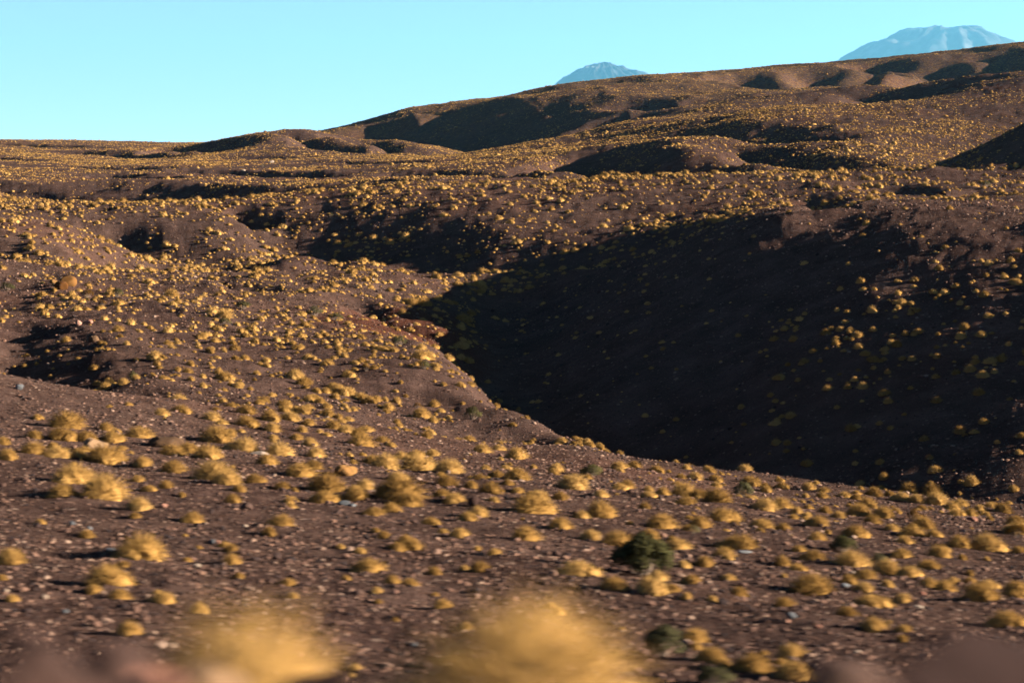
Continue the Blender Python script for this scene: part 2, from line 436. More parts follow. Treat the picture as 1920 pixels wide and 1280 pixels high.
    tf = nd(t, 'ShaderNodeMath', operation='MULTIPLY'); L(tm.outputs[0], tf.inputs[0]); L(far_.outputs[0], tf.inputs[1])
    tf2 = nd(t, 'ShaderNodeMath', operation='MULTIPLY'); L(tf.outputs[0], tf2.inputs[0]); L(mid.outputs['Fac'], tf2.inputs[1])
    col = mix(t, tf2.outputs[0], col, (0.11, 0.062, 0.016))
    # relief
    hsum = nd(t, 'ShaderNodeMath', operation='MULTIPLY_ADD'); hsum.inputs[1].default_value = -0.55
    L(peb.outputs['Distance'], hsum.inputs[0]); L(fine.outputs['Fac'], hsum.inputs[2])
    bump = nd(t, 'ShaderNodeBump'); bump.inputs['Strength'].default_value = 1.0; bump.inputs['Distance'].default_value = 0.09
    L(hsum.outputs[0], bump.inputs['Height'])
    bump2 = nd(t, 'ShaderNodeBump'); bump2.inputs['Strength'].default_value = 0.7; bump2.inputs['Distance'].default_value = 0.8
    L(mid.outputs['Fac'], bump2.inputs['Height']); L(bump.outputs[0], bump2.inputs['Normal'])
    p = nd(t, 'ShaderNodeBsdfDiffuse'); p.inputs['Roughness'].default_value = 0.6
    L(col, p.inputs['Color']); L(bump2.outputs[0], p.inputs['Normal'])
    o = nd(t, 'ShaderNodeOutputMaterial'); L(p.outputs[0], o.inputs[0])
    return m
ground_me.materials.append(soil_material())

def straw_material(name, dark, mid_, light, transl=0.3, soft=0.7):
    """fine stalks: each blade is lit as part of the rounded tuft it belongs to"""
    m, t = new_mat(name); L = t.links.new
    info = nd(t, 'ShaderNodeObjectInfo')
    tc = nd(t, 'ShaderNodeTexCoord')
    nz = nd(t, 'ShaderNodeTexNoise', i_Scale=9.0, i_Detail=4.0, i_Roughness=0.7); L(tc.outputs['Object'], nz.inputs['Vector'])
    add = nd(t, 'ShaderNodeMath', operation='MULTIPLY_ADD'); add.inputs[1].default_value = 0.6
    L(info.outputs['Random'], add.inputs[0])
    sub = nd(t, 'ShaderNodeMath', operation='SUBTRACT'); sub.inputs[1].default_value = 0.30; L(nz.outputs['Fac'], sub.inputs[0]); L(sub.outputs[0], add.inputs[2])
    r = ramp(t, [(0.1, dark), (0.5, mid_), (0.9, light)]); L(add.outputs[0], r.inputs[0])
    off = nd(t, 'ShaderNodeVectorMath', operation='ADD'); off.inputs[1].default_value = (0, 0, 0.06); L(tc.outputs['Object'], off.inputs[0])
    nrm = nd(t, 'ShaderNodeVectorMath', operation='NORMALIZE'); L(off.outputs[0], nrm.inputs[0])
    vt = nd(t, 'ShaderNodeVectorTransform', vector_type='NORMAL', convert_from='OBJECT', convert_to='WORLD'); L(nrm.outputs[0], vt.inputs[0])
    geo = nd(t, 'ShaderNodeNewGeometry')
    s1 = nd(t, 'ShaderNodeVectorMath', operation='SCALE'); s1.inputs['Scale'].default_value = soft; L(vt.outputs[0], s1.inputs[0])
    s2 = nd(t, 'ShaderNodeVectorMath', operation='SCALE'); s2.inputs['Scale'].default_value = 1 - soft; L(geo.outputs['Normal'], s2.inputs[0])
    sm = nd(t, 'ShaderNodeVectorMath', operation='ADD'); L(s1.outputs[0], sm.inputs[0]); L(s2.outputs[0], sm.inputs[1])
    nf = nd(t, 'ShaderNodeVectorMath', operation='NORMALIZE'); L(sm.outputs[0], nf.inputs[0])
    d = nd(t, 'ShaderNodeBsdfDiffuse'); L(r.outputs[0], d.inputs[0]); L(nf.outputs[0], d.inputs['Normal'])
    tr = nd(t, 'ShaderNodeBsdfTranslucent'); L(r.outputs[0], tr.inputs[0])
    ms = nd(t, 'ShaderNodeMixShader'); ms.inputs[0].default_value = transl
    L(d.outputs[0], ms.inputs[1]); L(tr.outputs[0], ms.inputs[2])
    o = nd(t, 'ShaderNodeOutputMaterial'); L(ms.outputs[0], o.inputs[0])
    return m
STRAW = straw_material('dry_straw', (0.110, 0.060, 0.018), (0.222, 0.125, 0.037), (0.31, 0.186, 0.062), 0.2, 0.6)
GREEN = straw_material('dark_resinous_leaf', (0.022, 0.021, 0.009), (0.038, 0.035, 0.014), (0.066, 0.056, 0.022), 0.12)
OLIVE = straw_material('grey_green_leaf', (0.034, 0.032, 0.016), (0.052, 0.047, 0.022), (0.076, 0.065, 0.032), 0.15)
BROWN = straw_material('rusty_dry_leaf', (0.050, 0.025, 0.006), (0.076, 0.038, 0.009), (0.108, 0.056, 0.013), 0.2)

def wood_material():
    m, t = new_mat('dry_twig')
    p = nd(t, 'ShaderNodeBsdfPrincipled'); p.inputs['Roughness'].default_value = 0.9
    tc = nd(t, 'ShaderNodeTexCoord'); nz = nd(t, 'ShaderNodeTexNoise', i_Scale=20.0); t.links.new(tc.outputs['Object'], nz.inputs['Vector'])
    r = ramp(t, [(0.3, (0.06, 0.04, 0.03)), (0.7, (0.13, 0.09, 0.06))]); t.links.new(nz.outputs['Fac'], r.inputs[0]); t.links.new(r.outputs[0], p.inputs['Base Color'])
    o = nd(t, 'ShaderNodeOutputMaterial'); t.links.new(p.outputs[0], o.inputs[0])
    return m
TWIG = wood_material()

def stone_material(name, stops, scale=6.0):
    m, t = new_mat(name); L = t.links.new
    info = nd(t, 'ShaderNodeObjectInfo'); tc = nd(t, 'ShaderNodeTexCoord')
    nz = nd(t, 'ShaderNodeTexNoise', i_Scale=scale, i_Detail=7.0, i_Roughness=0.65); L(tc.outputs['Object'], nz.inputs['Vector'])
    a = nd(t, 'ShaderNodeMath', operation='MULTIPLY_ADD'); a.inputs[1].default_value = 0.35; L(nz.outputs['Fac'], a.inputs[0])
    b = nd(t, 'ShaderNodeMath', operation='SUBTRACT'); b.inputs[1].default_value = 0.175; L(info.outputs['Random'], b.inputs[0]); L(b.outputs[0], a.inputs[2])
    r = ramp(t, stops); L(a.outputs[0], r.inputs[0])
    bump = nd(t, 'ShaderNodeBump'); bump.inputs['Strength'].default_value = 0.5; bump.inputs['Distance'].default_value = 0.05; L(nz.outputs['Fac'], bump.inputs['Height'])
    p = nd(t, 'ShaderNodeBsdfPrincipled'); p.inputs['Roughness'].default_value = 0.95; p.inputs['Specular IOR Level'].default_value = 0.04
    L(r.outputs[0], p.inputs['Base Color']); L(bump.outputs[0], p.inputs['Normal'])
    o = nd(t, 'ShaderNodeOutputMaterial'); L(p.outputs[0], o.inputs[0])
    return m
GRAVEL = stone_material('mixed_gravel', [(0.0, (0.016, 0.012, 0.012)), (0.3, (0.034, 0.020, 0.016)), (0.6, (0.060, 0.034, 0.025)), (0.85, (0.095, 0.054, 0.038)), (1.0, (0.135, 0.092, 0.068))])
ORANGE_ROCK = stone_material('ochre_rock', [(0.2, (0.050, 0.021, 0.006)), (0.5, (0.085, 0.040, 0.012)), (0.9, (0.115, 0.062, 0.022))], 3.0)
PINK_ROCK = stone_material('pink_rock', [(0.2, (0.10, 0.046, 0.032)), (0.5, (0.135, 0.066, 0.046)), (0.9, (0.16, 0.09, 0.066))], 4.0)
PALE_ROCK = stone_material('pale_rock', [(0.2, (0.13, 0.095, 0.07)), (0.5, (0.17, 0.13, 0.10)), (0.9, (0.2, 0.165, 0.13))], 4.0)
DARK_ROCK = stone_material('dark_rock', [(0.2, (0.014, 0.008, 0.007)), (0.5, (0.026, 0.015, 0.012)), (0.9, (0.046, 0.028, 0.022))], 4.0)
GREY_ROCK = stone_material('blue_grey_rock', [(0.2, (0.04, 0.042, 0.045)), (0.5, (0.065, 0.067, 0.07)), (0.9, (0.1, 0.1, 0.1))], 4.0)
TAN_ROCK = stone_material('tan_rock', [(0.2, (0.04, 0.023, 0.013)), (0.5, (0.075, 0.044, 0.024)), (0.9, (0.12, 0.075, 0.042))], 3.0)

# ------------------------------------------------------------------ plant and stone shapes
def tussock_mesh(name, seed, blades, width, core=True, segs=2, inner=0.62):
    """a lumpy dome of grass: a dense cushion bristling with blades, 1 m wide, about 0.6 m high"""
    g = np.random.default_rng(seed)
    lobes = [(0.0, 0.0, 1.0)] + [(g.uniform(-.3, .3), g.uniform(-.2, .2), g.uniform(.5, .8)) for _ in range(int(g.integers(1, 4)))]
    ph1, ph2 = g.uniform(0, 6.28, 2)
    def dome(lo, az, cz):
        lx, ly, ls = lo
        sr = math.sqrt(max(0.0, 1 - cz * cz))
        lump = 1 + .12 * math.sin(3 * az + ph1) * sr + .09 * math.sin(5 * az + ph2 + 4 * cz)
        return np.array([lx + .47 * ls * lump * sr * math.cos(az), ly + .47 * ls * lump * sr * math.sin(az), .56 * ls * cz * (1 + .06 * math.sin(4 * az + ph2))])
    V, Fc = [], []
    for i in range(blades):
        lo = lobes[i % len(lobes)] if g.random() < .55 else lobes[0]
        az = g.uniform(0, 2 * math.pi); cz = g.uniform(-.02, 1.0)
        tip = dome(lo, az, cz)
        c0 = np.array([lo[0], lo[1], 0.0])
        root = c0 + (tip - c0) * g.uniform(inner - .25, inner)
        tip = c0 + (tip - c0) * g.uniform(.80, 1.06) + g.normal(0, .035, 3)
        tip[2] = max(tip[2] - .02, -.01)
        ctrl = (root + tip) * .5 + np.array([0, 0, .05])
        P = [(1 - q) ** 2 * root + 2 * q * (1 - q) * ctrl + q * q * tip for q in np.linspace(0, 1, segs + 1)]
        dv = tip - root
        wv = np.cross(dv, g.normal(0, 1, 3)); wv /= np.linalg.norm(wv) + 1e-6
        b = len(V)
        for k in range(segs + 1):
            w_ = width * (1 - (k / segs) ** 1.5 * 0.85)
            V.append(P[k] - wv * w_ * .5); V.append(P[k] + wv * w_ * .5)
        for k in range(segs):
            Fc.append((b + 2 * k, b + 2 * k + 1, b + 2 * k + 3, b + 2 * k + 2))
    if core:
        nu, nv = 14, 6
        for lo in lobes:
            b = len(V)
            for j in range(nv + 1):
                cz = math.sin(j / nv * math.pi / 2)
                for i in range(nu):
                    p = dome(lo, 2 * math.pi * (i + .5 * (j % 2)) / nu, cz)
                    c0 = np.array([lo[0], lo[1], 0.0])
                    p = c0 + (p - c0) * (inner + .04 + g.uniform(-.06, .06))
                    if j == 0: p[2] = -.04
                    V.append(p)
            for j in range(nv):
                for i in range(nu):
                    Fc.append((b + j * nu + i, b + j * nu + (i + 1) % nu, b + (j + 1) * nu + (i + 1) % nu, b + (j + 1) * nu + i))
    me = mesh_from(name, np.array(V), np.array(Fc), smooth=False)
    me.materials.append(STRAW)
    return me

def shrub_meshes(seed, mat, leaves=2600, leaf=0.055):
    """a rounded bush 1 m wide, 0.75 m high: leaf clumps on forked stems"""
    g = np.random.default_rng(seed)
    centres = []
    for k in range(26):
        az = g.uniform(0, 2 * math.pi); rad = math.sqrt(g.uniform(0, 1)) * .36
        centres.append(np.array([rad * math.cos(az), rad * math.sin(az), .22 + .36 * (1 - (rad / .36) ** 2) * g.uniform(.65, 1.1)]))
    V, Fc = [], []
    for i in range(leaves):
        c = centres[g.integers(len(centres))]
        d = g.normal(0, 1, 3); d /= np.linalg.norm(d)
        p = c + d * g.uniform(.55, 1.0) * np.array([.16, .16, .14])
        p[2] = max(p[2], .03)
        a = g.normal(0, 1, 3); a /= np.linalg.norm(a)
        bb = np.cross(a, d + .01); bb /= np.linalg.norm(bb) + 1e-6
        s_ = leaf * g.uniform(.6, 1.2)
        k = len(V)
        V += [p - a * s_ * .5, p + bb * s_ * .28, p + a * s_ * .5, p - bb * s_ * .28]
        Fc.append((k, k + 1, k + 2, k + 3))
    leaf_me = mesh_from('foliage', np.array(V), np.array(Fc), smooth=False); leaf_me.materials.append(mat)
    V, Fc = [], []
    for c in centres:
        r0 = np.array([g.normal(0, .03), g.normal(0, .03), -.03])
        P = [r0, r0 * .5 + c * .45 + np.array([0, 0, -.04]), c]
        b = len(V)
        for k, q in enumerate(P):
            w_ = .016 * (1 - .35 * k)
            for a in range(4):
                V.append(q + np.array([math.cos(a * math.pi / 2) * w_, math.sin(a * math.pi / 2) * w_, 0]))
        for k in range(2):
            for a in range(4):
                Fc.append((b + 4 * k + a, b + 4 * k + (a + 1) % 4, b + 4 * k + 4 + (a + 1) % 4, b + 4 * k + 4 + a))
    stem_me = mesh_from('stem', np.array(V), np.array(Fc), smooth=True); stem_me.materials.append(TWIG)
    return leaf_me, stem_me

import bmesh
def rock_mesh(name, seed, mat, sub=2, rough=0.2, cuts=5, shape=(1, .8, .62), smooth=False):
    """a stone about 1 m wide standing on its base"""
    g = np.random.default_rng(seed)
    bm = bmesh.new()
    bmesh.ops.create_icosphere(bm, subdivisions=sub, radius=0.5)
    co = np.array([v.co[:] for v in bm.verts])
    for _ in range(cuts):                                    # flat broken faces
        d = g.normal(0, 1, 3); d /= np.linalg.norm(d); h = g.uniform(.30, .42)
        q = co @ d
        co = co - np.outer(np.clip(q - h, 0, None), d)
    nrm = co / (np.linalg.norm(co, axis=1, keepdims=True) + 1e-6)
    bumps = fbm(co[:, 0] * 3.1 + seed, co[:, 1] * 3.1 + co[:, 2] * 2.3, 3, seed) * rough * .5
    co = co + nrm * bumps[:, None] * .5
    co = co * np.array(shape)
    co[:, 2] -= co[:, 2].min() * .72
    for v, c in zip(bm.verts, co): v.co = c
    me = bpy.data.meshes.new(name); bm.to_mesh(me); bm.free()
    me.polygons.foreach_set('use_smooth', np.full(len(me.polygons), smooth))
    me.materials.append(mat)
    return me

# ------------------------------------------------------------------ placing things on the land
def rows_of(x, y, z): return HOR - z / y * F
def plant_at(u, v):
    """ground point met by a sight line, refined between grid rows"""
    i = float(np.interp(u, gu, np.arange(len(gu)))); i0 = min(int(i), len(gu) - 2); a = i - i0
    zc = GZ[:, i0] * (1 - a) + GZ[:, i0 + 1] * a
    r = HOR - zc / np.exp(gs) * F
    j = np.where((r <= v) & (np.exp(gs) > 27))[0]
    j = j[0] if len(j) else NR - 1
    if j > 0 and r[j - 1] > v:
        f_ = (r[j - 1] - v) / (r[j - 1] - r[j] + 1e-9); y = math.exp(gs[j - 1] + (gs[j] - gs[j - 1]) * f_)
    else: y = math.exp(gs[j])
    x = (u - CX) / F * y
    return x, y, float(ground_z(x, y)[0])

FORE = """125 805 65,70 787 20,65 822 30,112 826 45,5 835 30,198 808 28,217 812 18,260 822 46,160 828 36,210 830 40,13 862 36,62 852 44,105 858 44,146 858 30,195 870 66,228 845 20,
322 855 44,352 850 40,405 832 62,457 848 50,268 875 32,325 888 46,388 862 48,400 905 76,425 910 50,477 906 34,448 923 26,138 908 66,117 933 46,193 937 80,279 921 24,311 917 28,258 905 26,260 957 42,252 972 22,362 980 34,75 984 20,162 1008 30,266 1050 84,20 1058 52,372 1030 14,
199 1098 74,175 1113 30,223 1125 40,304 1130 44,448 1085 22,540 1098 26,3 1088 22,522 857 50,529 918 32,588 880 34,562 895 50,592 858 34,611 925 66,608 945 44,668 938 48,684 920 36,546 942 24,544 953 22,529 987 40,580 836 26,675 838 50,556 825 22,512 824 18,510 810 30,461 800 40,452 811 14,416 796 20,397 790 36,461 777 38,505 790 36,543 790 36,578 798 26,625 805 30,648 813 30,686 810 26,613 818 16,302 780 28,339 775 30,
716 830 26,732 838 20,780 858 30,810 855 26,904 850 30,934 845 24,968 862 40,948 880 18,698 870 34,722 880 50,780 885 58,840 888 52,932 898 28,968 902 46,1042 886 28,744 903 34,836 914 40,883 916 26,748 940 82,765 950 50,703 968 36,733 962 34,828 935 36,852 943 40,920 927 40,970 925 24,995 965 72,1050 938 30,926 942 22,897 970 38,877 978 36,807 985 32,830 1000 18,862 1008 34,704 997 18,720 1010 26,985 1015 50,1050 992 40,773 1030 40,745 1032 32,675 1038 24,638 1028 16,692 1075 56,900 1072 34,895 1032 16,735 1095 30,768 1100 34,707 1112 22,
1075 918 54,1125 970 52,1090 972 28,1108 1012 36,1160 920 26,1126 932 26,1157 1025 56,1083 1082 64,1218 1010 34,1222 1025 34,1270 1032 46,1260 1015 18,1240 992 56,1292 997 28,1312 990 40,1355 980 56,1428 992 42,1468 995 28,1283 935 50,1310 938 40,1288 948 34,1243 928 26,1216 922 20,1216 933 24,1345 943 50,1434 958 46,1464 955 40,1373 1025 34,1390 1032 60,1358 1045 40,1320 1062 34,1366 1088 26,1384 1118 32,1221 1115 60,1150 1105 48,1260 1110 30,1297 1095 34,
1161 880 30,1189 878 26,1230 886 28,1276 897 20,1303 900 28,1340 903 26,1342 914 20,1407 910 36,1434 914 18,1436 924 26,1466 916 22,1516 920 28,1544 924 24,1541 934 24,1583 934 26,1606 937 22,1606 927 16,1638 931 32,1690 939 32,1718 943 30,1755 947 42,1785 958 34,1800 951 32,1856 952 20,1880 962 34,1840 966 20,1792 968 26,1610 968 44,1636 952 18,1656 972 42,1572 972 26,1535 988 40,1636 982 32,1672 996 28,1604 1008 40,1730 993 42,1711 1008 46,1750 1007 28,1695 1019 30,1691 1044 32,1760 1045 40,1798 1026 40,1849 1034 56,1911 1039 30,1904 985 36,1906 1002 46,1595 1065 62,1526 1052 40,1498 1035 26,1663 1078 50,1705 1082 38,1741 1070 44,1743 1103 36,1494 1072 34,1521 1114 74,1624 1085 36,1787 1096 24,1819 1092 22,1853 1105 32,1771 1110 38,1838 1128 66,1906 1115 50,1620 1110 36,1632 1142 56,1693 1130 36,1588 1155 38,1888 1175 60,1470 1138 36,1638 1183 46,1695 1185 30,1691 1203 22,1300 1205 50,1332 1240 54,1349 1252 38,1412 1262 64,1483 1235 50,1463 1247 26,1487 1274 66"""
fore = [tuple(float(q) for q in e.split()) for e in FORE.replace('\n', '').split(',') if e.strip()]

HI = [tussock_mesh('grass_tussock', 40 + k, 2200, 0.0075, inner=.6) for k in range(8)]
MID_ME = [tussock_mesh('tussock_mid', 80 + k, 420, 0.018, inner=.6) for k in range(4)]
LOW_ME = [tussock_mesh('tussock_low', 120 + k, 60, 0.075, core=True, segs=1) for k in range(3)]

def link(name, data, loc, rz=0.0, sc=(1, 1, 1), parent=None, tilt=(0, 0)):
    o = bpy.data.objects.new(name, data)
    o.location = loc; o.rotation_euler = (tilt[0], tilt[1], rz); o.scale = sc
    if parent is not None: o.parent = parent
    COL.objects.link(o)
    return o

things = []           # (object, kind, photo column, photo row, width in photo pixels, extra)
tuss = []
for (u, v, w_) in fore:
    x, y, z = plant_at(u, v - w_ * 0.07)
    wm = w_ * y / F * 1.42
    tuss.append((x, y, z, wm, 1))
n_fore = len(tuss)

# the rest of the grassland
def patchy(x, y):
    p = fbm(x / 16, y / 22, 3, 51, 0.55)
    q = fbm(x / 70, y / 95, 2, 77, 0.5)
    c = vnoise(x / 4.2 + 3, y / 5.5, 91)
    return np.clip(0.62 + 0.55 * p + 0.35 * q + 0.55 * c, 0.03, 1.5)
vis = np.minimum.accumulate(np.where(GY > 26, HOR - GZ / GY * F, 1e9), axis=0)      # what hides what, along each column
def visible_rows(x, y):
    u = x / y * F + CX
    i = np.clip(np.round(np.interp(u, gu, np.arange(len(gu)))).astype(int), 0, len(gu) - 1)
    j = np.clip(((np.log(y) - gs[0]) / (gs[-1] - gs[0]) * (NR - 1)).astype(int), 0, NR - 1)
    return vis[np.clip(j - 2, 0, None), i]
def stocking(u, y):
    """how thickly the grass grows, by ground: thick on the plain at left and along the crests, thin on the shaded hill"""
    d = np.full(len(u), 0.8)
    d = np.where((u < 720) & (y > 228) & (y < 430), 1.3, d)
    d = np.where((y > 118) & (y < 240) & (u > 880 + (y - 130) * .2) & (u < 1450), 0.16, d)
    d = np.where((y > 118) & (y < 156) & (u >= 1450), 0.75, d)
    d = np.where((y >= 156) & (y < 232) & (u >= 1380), 0.13, d)
    d = np.where((u > 950) & (y > 236) & (y < 312), 0.5, d)
    d = np.where(np.abs(y - 333) < 9, 1.5, d)
    d = np.where((np.abs(y - 240) < 8) & (u < 1030), 1.5, d)
    return d
def scatter(y0, y1, density, umin=-330, umax=2250):
    area = 0.5 * (y1 * y1 - y0 * y0) * (umax - umin) / F
    k = int(area * density)
    y = np.sqrt(rng.uniform(y0 * y0, y1 * y1, k)); u = rng.uniform(umin, umax, k)
    x = (u - CX) / F * y
    keep_ = rng.uniform(0, 1.4, k) < patchy(x, y) * stocking(u, y)
    x, y = x[keep_], y[keep_]
    z = ground_z(x, y)
    seen_ = rows_of(x, y, z + 0.8) < visible_rows(x, y) + 18
    return x[seen_], y[seen_], z[seen_]
parts = []
for (y0, y1, dn, wmu) in ((27, 112, 0.40, 0.26), (112, 228, 1.10, 0.38), (228, 345, 1.05, 0.49), (345, 520, 1.6, 0.32), (520, 900, 1.45, 0.31), (900, 1700, 0.45, 0.38)):
    x, y, z = scatter(y0, y1, dn)
    wm = np.clip(wmu * np.exp(rng.normal(0, 0.5, len(x))), 0.12, 1.7)
    ug = x / y * F + CX
    wm = np.where((y > 118) & (y < 215) & (ug > 900), np.where(ug > 1450, np.minimum(wm * 1.35, .85), np.minimum(wm, 0.6)), wm)
    parts.append((x, y, z, wm))
SX, SY, SZ, SW = (np.concatenate([p[k] for p in parts]) for k in range(4))
# keep random grass off the surveyed tussocks
fx = np.array([t_[0] for t_ in tuss]); fy = np.array([t_[1] for t_ in tuss]); fw = np.array([t_[3] for t_ in tuss])
ok = np.ones(len(SX), bool)
near_i = np.where(SY < 125)[0]
for i in near_i:
    if np.any((fx - SX[i]) ** 2 + ((fy - SY[i]) * 0.6) ** 2 < (fw * .5 + SW[i] * .45) ** 2): ok[i] = False
SX, SY, SZ, SW = SX[ok], SY[ok], SZ[ok], SW[ok]
SU_ = SX / SY * F + CX
onscreen = (SU_ > 5) & (SU_ < 1915) & (rows_of(SX, SY, SZ) < 1275) & (rows_of(SX, SY, SZ + SW * .4) < visible_rows(SX, SY))
size_px = np.where(onscreen, SW / SY * F, 0)
order = np.argsort(-size_px)
N_SINGLE = 300
pick = order[:max(0, N_SINGLE - n_fore - 2)]
for i in pick: tuss.append((SX[i], SY[i], SZ[i], SW[i], 0))
rest = np.ones(len(SX), bool); rest[pick] = False

tussock_objs = []
for k, (x, y, z, wm, hand) in enumerate(tuss):
    rz = rng.uniform(0, 6.28); hs = rng.uniform(0.66, 0.86) if hand else rng.uniform(.75, 1.0)
    o = link('grass_tussock', HI[k % len(HI)], (x, y, z - 0.025 * wm), rz, (wm, wm * rng.uniform(.9, 1.05), wm * hs))
    o['category'] = 'tussock'; o['group'] = 'golden grass tussocks on the stony slopes'
    tussock_objs.append((o, x / y * F + CX, rows_of(x, y, z + wm * .25), wm / y * F, wm, y))

# scattered grass as one mass
def scatter_object(name, pts, scl, rot, kind, sources):
    me = bpy.data.meshes.new(name)
    me.vertices.add(len(pts)); me.vertices.foreach_set('co', np.asarray(pts, np.float32).ravel())
    for nm, arr, ty in (('size', scl, 'FLOAT_VECTOR'), ('turn', rot, 'FLOAT_VECTOR')):
        at = me.attributes.new(nm, ty, 'POINT'); at.data.foreach_set('vector', np.asarray(arr, np.float32).ravel())
    at = me.attributes.new('variant', 'INT', 'POINT'); at.data.foreach_set('value', np.asarray(kind, np.int32))
    me.update()
    o = bpy.data.objects.new(name, me); COL.objects.link(o)
    ng = bpy.data.node_groups.new(name + '_nodes', 'GeometryNodeTree')
    ng.interface.new_socket('Geometry', in_out='INPUT', socket_type='NodeSocketGeometry')
    ng.interface.new_socket('Geometry', in_out='OUTPUT', socket_type='NodeSocketGeometry')
    gi, go = ng.nodes.new('NodeGroupInput'), ng.nodes.new('NodeGroupOutput')
    def attr(nm, ty):
        a = ng.nodes.new('GeometryNodeInputNamedAttribute'); a.data_type = ty; a.inputs['Name'].default_value = nm
        return next(s_ for s_ in a.outputs if s_.enabled and s_.name == 'Attribute')
    size_, turn_, var_ = attr('size', 'FLOAT_VECTOR'), attr('turn', 'FLOAT_VECTOR'), attr('variant', 'INT')
    jn = ng.nodes.new('GeometryNodeJoinGeometry')
    for k, src in enumerate(sources):
        oi = ng.nodes.new('GeometryNodeObjectInfo'); oi.inputs['Object'].default_value = src
        oi.inputs['As Instance'].default_value = True
        cmp = ng.nodes.new('FunctionNodeCompare'); cmp.data_type = 'INT'; cmp.operation = 'EQUAL'
        ins = [s_ for s_ in cmp.inputs if s_.enabled]
        ng.links.new(var_, ins[0]); ins[1].default_value = k
        ip = ng.nodes.new('GeometryNodeInstanceOnPoints')
        ng.links.new(gi.outputs[0], ip.inputs['Points']); ng.links.new(cmp.outputs[0], ip.inputs['Selection'])
        ng.links.new(oi.outputs['Geometry'], ip.inputs['Instance'])
        ng.links.new(turn_, ip.inputs['Rotation']); ng.links.new(size_, ip.inputs['Scale'])
        ng.links.new(ip.outputs[0], jn.inputs[0])
    ng.links.new(jn.outputs[0], go.inputs[0])
    md = o.modifiers.new('scatter', 'NODES'); md.node_group = ng
    o['kind'] = 'stuff'
    return o
def source(name, me): return bpy.data.objects.new(name, me)
rx, ry, rzz, rw = SX[rest], SY[rest], SZ[rest], SW[rest]
var = np.where(ry < 150, rng.integers(0, 8, len(rx)), np.where(ry < 420, 8 + rng.integers(0, 4, len(rx)), 12 + rng.integers(0, 3, len(rx))))
srcs = [source('grass_tussock_shape', me) for me in HI + MID_ME + LOW_ME]
hs = rng.uniform(.7, 1.0, len(rx))
grass = scatter_object('dry_grassland', np.stack([rx, ry, rzz - .03 * rw], -1), np.stack([rw, rw, rw * hs], -1), np.stack([0 * rx, 0 * rx, rng.uniform(0, 6.28, len(rx))], -1), var, srcs)
grass['label'] = 'countless small golden grass tussocks covering the hills'
grass['category'] = 'grass'

# gravel strewn over the near slopes
gx, gy, gz_ = [], [], []
for (y0, y1, dn) in ((27, 50, 46), (50, 80, 22), (80, 125, 9), (125, 240, 2.6), (240, 420, .5)):
    area = 0.5 * (y1 * y1 - y0 * y0) * 2200 / F
    k = int(area * dn)
    y = np.sqrt(rng.uniform(y0 * y0, y1 * y1, k)); u = rng.uniform(-140, 2060, k); x = (u - CX) / F * y
    z = ground_z(x, y); s_ = rows_of(x, y, z + .1) < visible_rows(x, y) + 6
    gx.append(x[s_]); gy.append(y[s_]); gz_.append(z[s_])
gx, gy, gz_ = np.concatenate(gx), np.concatenate(gy), np.concatenate(gz_)
gw = np.clip(0.062 * np.exp(rng.normal(0, .5, len(gx))), .025, .22) * np.clip((gy / 55) ** .6, 1, 3.0)
stone_src = [source('gravel_shape', rock_mesh('gravel_stone', 300 + k, GRAVEL, 1, .3, 5, (1, .8, .6))) for k in range(6)]
gravel = scatter_object('gravel', np.stack([gx, gy, gz_ - .1 * gw], -1), np.stack([gw, gw, gw * rng.uniform(.5, 1.1, len(gx))], -1),
                        np.stack([rng.normal(0, .25, len(gx)), rng.normal(0, .25, len(gx)), rng.uniform(0, 6.28, len(gx))], -1), rng.integers(0, 6, len(gx)), stone_src)
gravel['label'] = 'loose brown and grey gravel strewn over the near slope'
gravel['category'] = 'gravel'
# ------------------------------------------------------------------ far volcanoes
def volcano(name, u0, dist, outline, seed, label):
    """a cone whose outline (photo column, photo row) is met from here; round in plan, gullied flanks"""
    ctr = np.array([(u0 - CX) / F * dist, dist])
    us = np.array([p[0] for p in outline], float); hs_ = np.array([(HOR - p[1]) / F * dist for p in outline])
    off = (us - u0) / F * dist
    nr_, na = 110, 220
    rmax = max(abs(off[0]), abs(off[-1]))
    rr = np.linspace(0, 1, nr_) ** 1.2 * rmax
    aa = np.linspace(0, 2 * math.pi, na, endpoint=False)
    RR, AA = np.meshgrid(rr, aa, indexing='ij')
    wr_ = 0.5 + 0.5 * np.cos(AA)                                   # 1 = right flank, 0 = left flank
    hr = np.interp(RR, off, hs_); hl = np.interp(-RR, off, hs_)
    H = hr * wr_ + hl * (1 - wr_)
    kk = dist / 26000.0
    ridge = np.abs(np.sin(AA * 6.5 + 2.2 * vnoise(RR / (300 * kk) + seed, AA * 2, seed)) * .6 + .6 * vnoise(AA * 7, RR / (420 * kk), seed + 4))
    prof = np.clip(RR / rmax * 5, 0, 1)
    H = H - ridge * 85 * kk * prof * np.abs(np.sin(AA)) ** .35 + 38 * kk * fbm(RR * np.cos(AA) / (260 * kk), RR * np.sin(AA) / (260 * kk), 5, seed, .6) * (.75 + .25 * np.abs(np.sin(AA)))
    X = ctr[0] + RR * np.cos(AA); Y = ctr[1] + RR * np.sin(AA)
    id_ = np.arange(nr_ * na).reshape(nr_, na)
    nx = np.roll(id_, -1, axis=1)
    q = np.stack([id_[:-1], id_[1:], nx[1:], nx[:-1]], -1).reshape(-1, 4)
    me = mesh_from(name, np.stack([X, Y, H], -1).reshape(-1, 3), q)
    me.materials.append(VOLC)
    o = bpy.data.objects.new(name, me); COL.objects.link(o)
    o['kind'] = 'structure'; o['label'] = label
    return o
